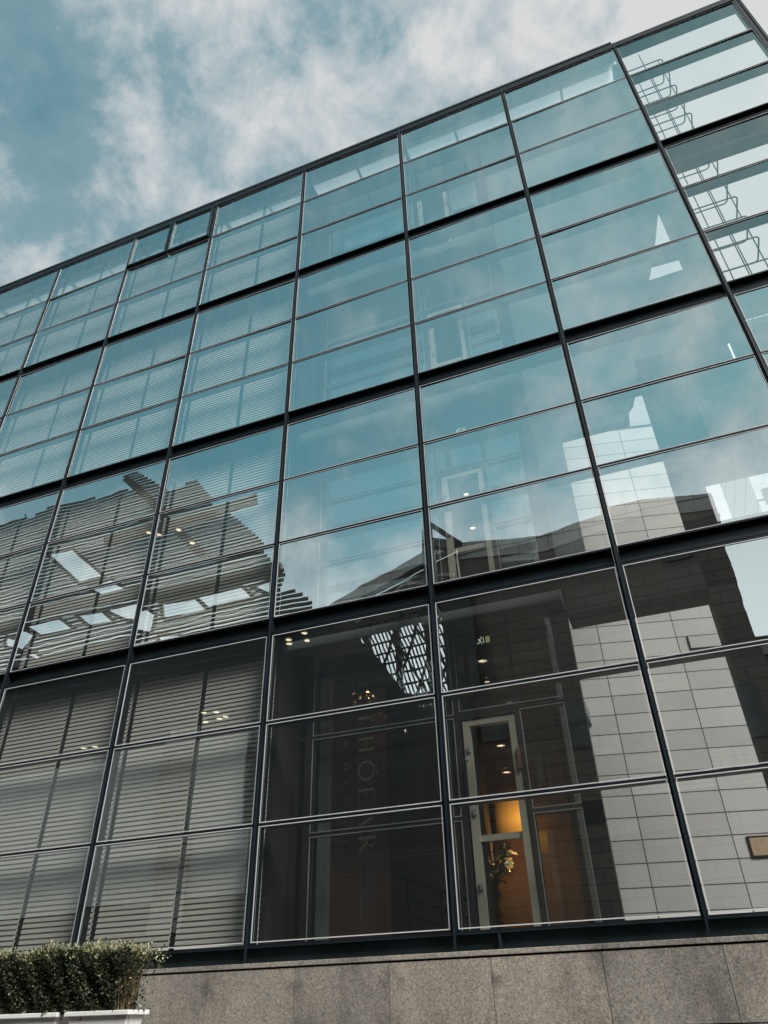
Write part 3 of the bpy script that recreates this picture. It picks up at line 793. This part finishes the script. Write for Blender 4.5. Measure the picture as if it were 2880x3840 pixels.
def hedge(x0, x1, label, seed, thin=False):
    rnd = random.Random(seed); o = empty('hedge', ((x0+x1)/2, -2.0, 1.75)); w = (x1-x0)/2
    A = MB(); Bq = MB(); C = MB()
    def leaf(mb, p, s, d):
        sd = d.cross(Vector((rnd.uniform(-1,1), rnd.uniform(-1,1), rnd.uniform(-1,1)))).normalized()*s*.30
        nb = d.cross(sd).normalized()*s*.10
        mb.quad(p, p+d*s*.45+sd+nb, p+d*s, p+d*s*.45-sd+nb)
    def leaf_at(x, y, z, pale):
        p = Vector((x, y, z)); out = Vector((x/w*.5, y*2.2, (z-.22)*1.6)); 
        d = (out+Vector((rnd.uniform(-1,1), rnd.uniform(-1,1), rnd.uniform(-.6,1)))).normalized()
        leaf(Bq if pale else A, p, rnd.uniform(.016, .033), d)
    def topz(x): return .445+.020*math.sin(x*7+seed)+.014*math.sin(x*17+1.3*seed)+.01*math.sin(x*37)
    n = int(9500*w/.35)
    for i in range(n):
        x = rnd.uniform(-w, w); zt = topz(x); z = zt*(1-rnd.random()**1.15) if rnd.random() < .75 else rnd.uniform(.0, zt)
        hw = .20*(.60+.48*z/.45)
        u = rnd.random()
        y = -hw*(1-.35*rnd.random()**2) if u < .62 else rnd.uniform(-hw, hw)
        y += .018*math.sin(x*23+z*19)
        if thin and x > w*.45:
            if z < .30 and rnd.random() < .80: continue
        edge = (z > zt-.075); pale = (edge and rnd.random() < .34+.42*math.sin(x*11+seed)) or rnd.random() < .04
        leaf_at(x+ (rnd.uniform(0, .07) if thin and x > w*.8 and z > .2 else 0), y, z, pale)
    for i in range(int(110*w/.35)):                                                  # shoots that break the outline
        x = rnd.uniform(-w, w*1.06 if thin else w); zt = topz(x); y = rnd.uniform(-.22, .15); l = rnd.uniform(.03, .075)
        d = Vector((rnd.uniform(-.6,.6), rnd.uniform(-.6,.3), 1)).normalized()
        A0 = Vector((x, y, zt-.02)); C.tube([A0, A0+d*l], .0018, 4)
        for j in range(7): leaf(Bq if rnd.random() < .8 else A, A0+d*l*(j/6), rnd.uniform(.018,.032), (d+Vector((rnd.uniform(-1,1), rnd.uniform(-1,1), rnd.uniform(-.3,.6)))).normalized())
    for i in range(26 if thin else 14):                                   # woody stems
        x = rnd.uniform(w*.35, w*.8) if thin and i < 16 else rnd.uniform(-w*.9, w*.9)
        p = Vector((x, rnd.uniform(-.115, -.02) if thin else rnd.uniform(-.1,.1), -.06)); pts = [p.copy()]
        lean = rnd.uniform(-.03, .10) if thin else rnd.uniform(-.06,.06)
        for q in range(6):
            p = p+Vector((lean*.35+rnd.uniform(-.012,.012), rnd.uniform(-.015,.008), .075)); pts.append(p.copy())
        C.tube(pts, .0058, 6, r2=.002)
        for q in range(2, 6):
            e = pts[q]+Vector((rnd.uniform(-.07,.07), rnd.uniform(-.05,.02), rnd.uniform(.03,.09))); C.tube([pts[q], (pts[q]+e)/2+Vector((.008,0,.004)), e], .0028, 5, r2=.001)
            for j in range(4): leaf(Bq if rnd.random() < .45 else A, e+Vector((rnd.uniform(-.02,.02), rnd.uniform(-.02,.02), rnd.uniform(-.02,.02))), rnd.uniform(.018,.03), Vector((rnd.uniform(-1,1), rnd.uniform(-1,.3), rnd.uniform(-.3,1))).normalized())
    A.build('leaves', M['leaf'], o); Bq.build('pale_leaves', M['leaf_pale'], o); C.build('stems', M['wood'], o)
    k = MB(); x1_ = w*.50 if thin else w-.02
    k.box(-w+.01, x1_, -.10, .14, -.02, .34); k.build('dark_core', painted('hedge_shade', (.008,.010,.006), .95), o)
    return tag(o, label, 'hedge', 'clipped hedges in the white planters')
hedge(6.70, 7.42, 'clipped hedge with bare twigs at its right end, in the planter nearest the middle', 3, True)
hedge(5.33, 6.73, 'dense clipped dark green hedge at the left edge of the photo', 11)

# ground and street
m = MB(); m.quad((-600,-600,-.02), (600,-600,-.02), (600,600,-.02), (-600,600,-.02)); tag(m.build('ground', M['asphalt']), kind='structure')
m = MB(); m.box(-60, 60, -6.5, -.06, -.015, .12-.12+.0); tag(m.build('pavement', M['paving']), kind='structure')

# ------------------------------------------------------------------ across the street (what the glass mirrors)
OY = -16.0
def inside(x, z, poly):
    c = False; n = len(poly)
    for i in range(n):
        (x0, z0), (x1, z1) = poly[i], poly[i-1]
        if (z0 > z) != (z1 > z) and x < (x1-x0)*(z-z0)/(z1-z0)+x0: c = not c
    return c
def spans(z, poly):
    xs = []; n = len(poly)
    for i in range(n):
        (x0, z0), (x1, z1) = poly[i], poly[i-1]
        if (z0 > z) != (z1 > z): xs.append((x1-x0)*(z-z0)/(z1-z0)+x0)
    xs.sort(); return list(zip(xs[::2], xs[1::2]))
def subtract(sp, holes):
    for h0, h1 in holes:
        out = []
        for a0, a1 in sp:
            if h1 <= a0 or h0 >= a1: out.append((a0, a1)); continue
            if h0 > a0: out.append((a0, h0))
            if h1 < a1: out.append((h1, a1))
        sp = out
    return sp
shape = [(-34,26.4),(-24,26.1),(-20.3,25.3),(-18.1,25.5),(-17.8,25.1),(-16.6,25.5),(-14.7,25.6),(-10.9,25.2),(-12.2,26.6),(-11.1,26.5),(-9.3,24.9),(-7.6,25.1),(-6.0,23.05),(-3.5,22.9),(-3.45,22.3),(-5.0,22.25),(-3.0,20.0),(-2.3,19.1),(-1.6,18.3),(-1.8,17.4),(-.9,17.2),(-.25,16.6),(-.2,15.9),(-34,15.9)]
holes = [[(-15.7,22.26),(-14.25,22.19),(-11.99,20.19),(-13.4,20.18)], [(-12.54,19.59),(-11.31,19.71),(-9.44,18.52),(-10.59,18.33)], [(-10.66,17.79),(-8.79,17.88),(-8.21,17.52),(-8.31,16.71),(-9.39,17.05)],
 [(-15.43,17.83),(-13.59,17.84),(-12.5,17.13),(-14.3,17.18)], [(-12.41,17.78),(-11.06,17.78),(-10.17,17.09),(-11.42,17.1)], [(-7.79,18.03),(-6.15,17.94),(-5.44,17.17),(-7.53,17.26)], [(-5.91,17.98),(-3.81,18.01),(-3.15,17.31),(-5.21,17.29)],
 [(-3.15,17.89),(-2.23,17.97),(-2.18,17.26)], [(-7.74,16.37),(-6.74,16.23),(-6.43,15.95),(-7.58,15.95)], [(-16.33,17.95),(-14.82,17.28),(-15.32,16.64),(-16.32,17.07)], [(-15.26,16.45),(-14.54,16.38),(-13.9,15.95),(-14.3,15.95)], [(-17.66,17.95),(-16.66,17.63),(-16.81,17.23),(-17.46,17.41)]]
holes = [[(cx_+(x-cx_)*1.14, cz_+(z-cz_)*1.2) for x, z in h] for h in holes for cx_, cz_ in [(sum(p[0] for p in h)/len(h), sum(p[1] for p in h)/len(h))]]
lv = empty('louvred_canopy_hall', (-14, OY, 0))
m = MB(); fr = MB(); z = 15.95
def lvl(mb, x0, x1, y0, y1, z0, z1): mb.box(x0+14, x1+14, y0-OY, y1-OY, z0, z1)
while z < 26.6:
    zc = z+.10; sp = spans(zc, shape)
    for h in holes: sp = subtract(sp, spans(zc, h))
    for a0, a1 in sp:
        if a1-a0 < .05: continue
        # rolled louvre: two sloping faces with an open gap above
        gp = .172
        m.quad((a0+14, .0, z), (a1+14, .0, z), (a1+14, .05, z+.10), (a0+14, .05, z+.10))
        m.quad((a0+14, .05, z+.10), (a1+14, .05, z+.10), (a1+14, .02, z+gp), (a0+14, .02, z+gp))
        m.quad((a0+14, .0, z), (a0+14, .05, z+.10), (a0+14, .02, z+gp), (a0+14, .0, z+.1)); 
    z += .236
m.build('louvre_blades', M['louvre'], lv)
for (p, q) in (((-12.1,26.5),(-6.5,20.4)), ((-6.0,22.7),(-12.5,22.5)), ((-2.0,18.75),(-30,18.75)), ((-24,26),(-19,16))):
    fr.bar((p[0]+14, -.30, p[1]), (q[0]+14, -.30, q[1]), .25, .42)
for h in holes:
    for p, q in zip(h, h[1:]+h[:1]): fr.bar((p[0]+14, -.06, p[1]), (q[0]+14, -.06, q[1]), .10, .16)
fr.build('louvre_frame', M['truss'], lv)
m = MB(); m.box(-34+14, -.2+14, -9, -.5, 0, 15.6); m.build('hall_wall', M['dark_bld'], lv)
m = MB(); m.box(-34+14, -2.6+14, -.498, -.40, 5.4, 10.8); m.build('pale_band', painted('grey_render', (.50,.50,.48), .8, 0, .25, .5), lv)
m = MB(); m.box(-6.4+14, -5.0+14, -.398, -.30, 4.4, 11.6); m.build('pilaster', M['pale_clad'], lv)
m = MB(); m.box(-34+14, -.2+14, -.5, 0.25, 15.62, 15.9); m.build('hall_cornice', M['truss'], lv)
tag(lv, 'hall with ribbed metal louvre canopy and square sky openings, mirrored in the left panes', 'building')
# warm lamps under the canopy edge
for n, (x, z) in enumerate(((-7.48,21.57),(-6.54,20.58),(-8.61,21.56),(-9.05,21.71),(-.5,14.65),(-.35,14.31),(-1.23,14.5),(-1.18,14.3),(-8.35,14.54),(-4.39,11.74),(-3.81,11.69),(-3.65,11.41),(-3.36,11.44),(-4.27,11.37),(-10.36,11.45),(-9.8,11.44))):
    downlight(x, OY+.45, z, 'warm round lamp fixed on the louvred hall across the street', 'lamps on the louvred hall across the street', .15, 'canopy_lamp')

# glazed roof of the arcade between the two, dark bars against the sky
ar = empty('glazed_arcade_roof', (2.4, OY, 0))
lat = [(1.67,14.24),(3.53,14.79),(5.9,14.9),(5.9,10.9),(3.64,11.4),(2.22,13.52)]
m = MB()
sw, se = 0, 0
for k in range(36):                                                        # rafters
    x = .6+k*.155; m.bar((x-2.4, 0, 14.95), (x-2.4+1.15, 0, 10.7), .045, .06)
for k in range(9): m.bar((-1.4, .08, 14.6-k*.47), (3.6, .08, 14.85-k*.47), .05, .07)
for k in range(4): m.bar((-.9+k*1.1, .16, 14.9), (1.1+k*1.1, .16, 11.0), .06, .09); m.bar((1.2+k*.9, .16, 14.9), (-.4+k*.9, .16, 11.0), .06, .09)
m.build('rafters', M['truss'], ar)
m = MB()
m.prism([(x-2.4, z) for x, z in ((-.18,15.0),(1.55,14.35),(2.22,13.52),(3.64,11.4),(5.25,10.9),(5.25,15.05),(6.4,15.05),(6.4,.0),(-.18,.0))], .3, .6); m.build('arcade_wall', M['dark_bld'], ar)
tag(ar, 'arcade with dark barred glass roof across the street, mirrored in the lobby glass', 'arcade')
# ramp with a pale panelled parapet
rp = empty('pale_parapet_ramp', (2, OY-1, 0))
m = MB(); up_ = [(-1.0,16.75),(-.2,16.6),(1.6,17.31),(3.3,17.78),(4.73,18.25),(5.5,18.35)]; lo = [(5.5,17.85),(4.7,17.7),(3.3,17.3),(1.0,16.6),(-.2,16.1),(-1.0,16.2)]
m.prism([(x-2, z) for x, z in up_+lo], -.2, .2); m.build('parapet', M['pale_clad'], rp)
m = MB(); m.prism([(x-2, z) for x, z in lo[::-1]]+[(3.5, 15.1), (-3, 15.1)], -.6, -.25); m.build('ramp_wall', M['planks'], rp)
m = MB()
m.bar((-1, .1, 15.2), (1.9, .1, 17.2), .1, .14); m.bar((.2, .1, 16.6), (3.4, .1, 15.4), .1, .14); m.bar((1.6, .1, 17.0), (3.4, .1, 16.6), .1, .14); m.build('brace', M['pale_clad'], rp)
for x in (-.4, .9, 2.2, 3.2): 
    m = MB(); m.bar((x, -.1, 0), (x, -.1, 16.2+x*.3), .22, .22); m.build('post', M['truss'], rp)
tag(rp, 'rising ramp with pale panelled parapet across the street, mirrored above the lobby', 'ramp')
# brown clad block on the right
br = empty('brown_clad_block', (11, OY, 0))
sk = [(5.9,17.4),(9.37,16.9),(10.84,17.15),(12.1,17.29),(13.29,17.28),(14.73,17.03),(15.62,16.99)]
m = MB(); m.prism([(x-11, z-.75) for x, z in sk]+[(4.62, 0), (-5.1, 0)], -8, 0); m.build('wall', M['planks'], br)
m = MB(); m.prism([(x-11, z) for x, z in sk]+[(x-11, z-.74) for x, z in sk[::-1]], -.3, .06); m.build('parapet', M['pale_clad'], br)
m = MB()
for (x, z) in ((4.0-11+3.2, 0),): pass
m.bar((-1.7, .2, 5.83), (3.4, .2, 5.80), .05, .06); m.bar((-2, .2, 15.2), (4.62, .2, 15.9), .06, .10); m.build('service_pipe', M['truss'], br)
for (x0, x1, z0, z1) in ((-4.6,-3.4,9.0,9.9), (-1.6,.9,8.4,10.0), (1.6,4.1,8.4,10.0), (2.6,3.6,14.6,15.6), (-1.6,3.8,6.3,7.0)):
    m = MB(); m.box(x0, x1, .01, .08, z0, z1); m.build('window', M['window_dark'], br)
tag(br, 'brown plank clad block with pale parapet across the street, mirrored on the right', 'building')
m = empty('low_brown_annex', (24, OY-2, 0))
a = MB(); a.box(-8.2, 16, -8, 0, 0, 11.6); a.build('wall', M['planks'], m); a = MB(); a.box(-8.3, 16.1, -8, .1, 11.6, 12.1); a.build('parapet', M['pale_clad'], m)
tag(m, 'low brown annex beyond the brown block across the street', 'building')
# odd steel frame standing at the corner of the ramp
m = MB(); m.bar((5.0, OY+.5, 0), (5.0, OY+.5, 18.4), .12); m.bar((5.0, OY+.5, 18.3), (6.2, OY+.5, 17.0), .1, .2); m.bar((5.0, OY+.5, 17.4), (6.0, OY+.5, 17.0), .25, .35)
tag(m.build('steel_mast', M['truss']), 'dark steel mast with angled arm beside the ramp across the street', 'mast')

# ------------------------------------------------------------------ sky
SUN_EL, SUN_AZ = 42, 125                                                    # azimuth clockwise from +y
wd = bpy.data.worlds.new('World'); scene.world = wd; wd.use_nodes = True
t = NT(wd.node_tree); t.n.clear()
out = t.new('ShaderNodeOutputWorld'); bg = t.new('ShaderNodeBackground'); t.link(bg.outputs[0], out.inputs[0]); bg.inputs[1].default_value = .10
sky = t.new('ShaderNodeTexSky'); sky.sky_type = 'NISHITA'; sky.sun_disc = False; sky.sun_elevation = R(SUN_EL); sky.sun_rotation = R(SUN_AZ); sky.air_density = 1.0; sky.dust_density = 1.2
tc = t.new('ShaderNodeTexCoord').outputs['Generated']
nv = t.new('ShaderNodeVectorMath', _operation='NORMALIZE'); t.link(tc, nv.inputs[0])
sx = t.new('ShaderNodeSeparateXYZ'); t.link(nv.outputs[0], sx.inputs[0])
zz = t.math('ADD', t.math('MAXIMUM', sx.outputs[2], 0), .55)
cx = t.new('ShaderNodeCombineXYZ'); t.link(t.math('DIVIDE', sx.outputs[0], zz), cx.inputs[0]); t.link(t.math('DIVIDE', sx.outputs[1], zz), cx.inputs[1])
P0 = nv.outputs[0]
n1 = t.noise(t.mapping(P0, (1,1,1), (3.1,1.7,0)), 4.4, 9, .58, .15)
n2 = t.noise(t.mapping(P0, (1,1,1), (7.7,2.2,0)), 11.0, 8, .60, .2)
n3 = t.noise(t.mapping(P0, (1,1,1), (1.2,9.4,0)), 2.0, 3, .5)
dens = t.math('ADD', t.math('MULTIPLY', n1.outputs[0], .66), t.math('MULTIPLY', n2.outputs[0], .46))
calm = t.math('SUBTRACT', 1, t.math('MULTIPLY', t.math('MULTIPLY', sx.outputs[1], -2.5, clamp=True), .55))      # thinner, more even cloud on the street side
dens = t.math('MULTIPLY_ADD', t.math('SUBTRACT', dens, .56), calm, .56)
# brighter, closed cloud towards the hidden sun side, open teal towards the left
lean = t.math('ADD', t.math('ADD', t.math('MULTIPLY', sx.outputs[0], .28), t.math('MULTIPLY', sx.outputs[1], .36)), t.math('MULTIPLY', t.math('SUBTRACT', .80, sx.outputs[2]), .62))
low = t.math('MAXIMUM', t.math('SUBTRACT', .62, sx.outputs[2]), 0)
lean = t.math('ADD', lean, t.math('ADD', t.math('MULTIPLY', low, 2.0), t.math('MULTIPLY', t.math('MAXIMUM', sx.outputs[0], 0), t.math('MULTIPLY', t.math('MULTIPLY_ADD', sx.outputs[1], 3.0, .3, clamp=True), .9))))
dens = t.math('ADD', t.math('ADD', dens, lean), t.math('MULTIPLY', t.math('SUBTRACT', n3.outputs[0], .5), .25))
cov = t.math('MULTIPLY_ADD', dens, 3.1, -.66, clamp=True)
clear = t.mix(1, sky.outputs[0], (1.05,1.95,1.42), 'MULTIPLY')
shade = t.math('ADD', t.math('MULTIPLY_ADD', t.math('ADD', t.math('MULTIPLY', n2.outputs[0], .8), t.math('MULTIPLY', dens, .75)), 3.0, -1.92), t.math('ADD', t.math('MULTIPLY', sx.outputs[0], .55), t.math('MULTIPLY', low, .8)), clamp=True)
cloud = t.mix(shade, (2.6,3.9,4.45), (6.9,6.95,7.0))
c = t.mix(cov, clear, cloud)
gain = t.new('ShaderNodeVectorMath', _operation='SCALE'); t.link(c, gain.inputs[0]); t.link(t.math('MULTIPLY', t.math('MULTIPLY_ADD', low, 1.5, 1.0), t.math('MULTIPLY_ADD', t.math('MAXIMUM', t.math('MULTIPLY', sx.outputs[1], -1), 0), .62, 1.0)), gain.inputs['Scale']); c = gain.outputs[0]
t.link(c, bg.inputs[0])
sl = bpy.data.lights.new('sun', 'SUN'); sl.energy = 5.0; sl.angle = R(25); sl.color = (1,.96,.90)
so = bpy.data.objects.new('sun', sl); col.objects.link(so)
az, el = R(SUN_AZ), R(SUN_EL)
so.rotation_euler = Vector((-math.sin(az)*math.cos(el), -math.cos(az)*math.cos(el), -math.sin(el))).to_track_quat('-Z', 'Y').to_euler()
# the lit lamp of the doorway room
pl_ = bpy.data.lights.new('room_lamp', 'POINT'); pl_.energy = 11; pl_.color = (1,.55,.18); pl_.shadow_soft_size = .02
po = bpy.data.objects.new('room_lamp', pl_); po.location = (9.62, 3.2, 3.42); col.objects.link(po)

pl2 = bpy.data.lights.new('lobby_lamp', 'POINT'); pl2.energy = 2; pl2.color = (1,.72,.45); pl2.shadow_soft_size = .02
po2 = bpy.data.objects.new('lobby_lamp', pl2); po2.location = (8.19, 1.2, 5.50); col.objects.link(po2)
# ------------------------------------------------------------------ camera
yaw, pitch, roll = -0.35249, 0.61697, -0.02842
fw = Vector((math.sin(yaw)*math.cos(pitch), math.cos(yaw)*math.cos(pitch), math.sin(pitch)))
r0 = Vector((math.cos(yaw), -math.sin(yaw), 0)); u0 = r0.cross(fw)
rr = math.cos(roll)*r0+math.sin(roll)*u0; uu = -math.sin(roll)*r0+math.cos(roll)*u0
cam = bpy.data.cameras.new('camera'); co = bpy.data.objects.new('camera', cam); col.objects.link(co)
mat = Matrix((rr, uu, -fw)).transposed().to_4x4(); mat.translation = Vector((11.9606, -8.14526, 1.6)); co.matrix_world = mat
cam.sensor_fit = 'HORIZONTAL'; cam.sensor_width = 36; cam.lens = 36*2708.548/2880; cam.clip_start = .05; cam.clip_end = 3000
scene.camera = co
scene.view_settings.view_transform = 'Standard'; scene.view_settings.look = 'None'; scene.view_settings.exposure = 0; scene.view_settings.gamma = 1
scene.render.engine = 'CYCLES'
scene.cycles.max_bounces = 12; scene.cycles.transparent_max_bounces = 32; scene.cycles.glossy_bounces = 5; scene.cycles.diffuse_bounces = 3
scene.cycles.caustics_reflective = False; scene.cycles.caustics_refractive = False; scene.cycles.use_denoising = True
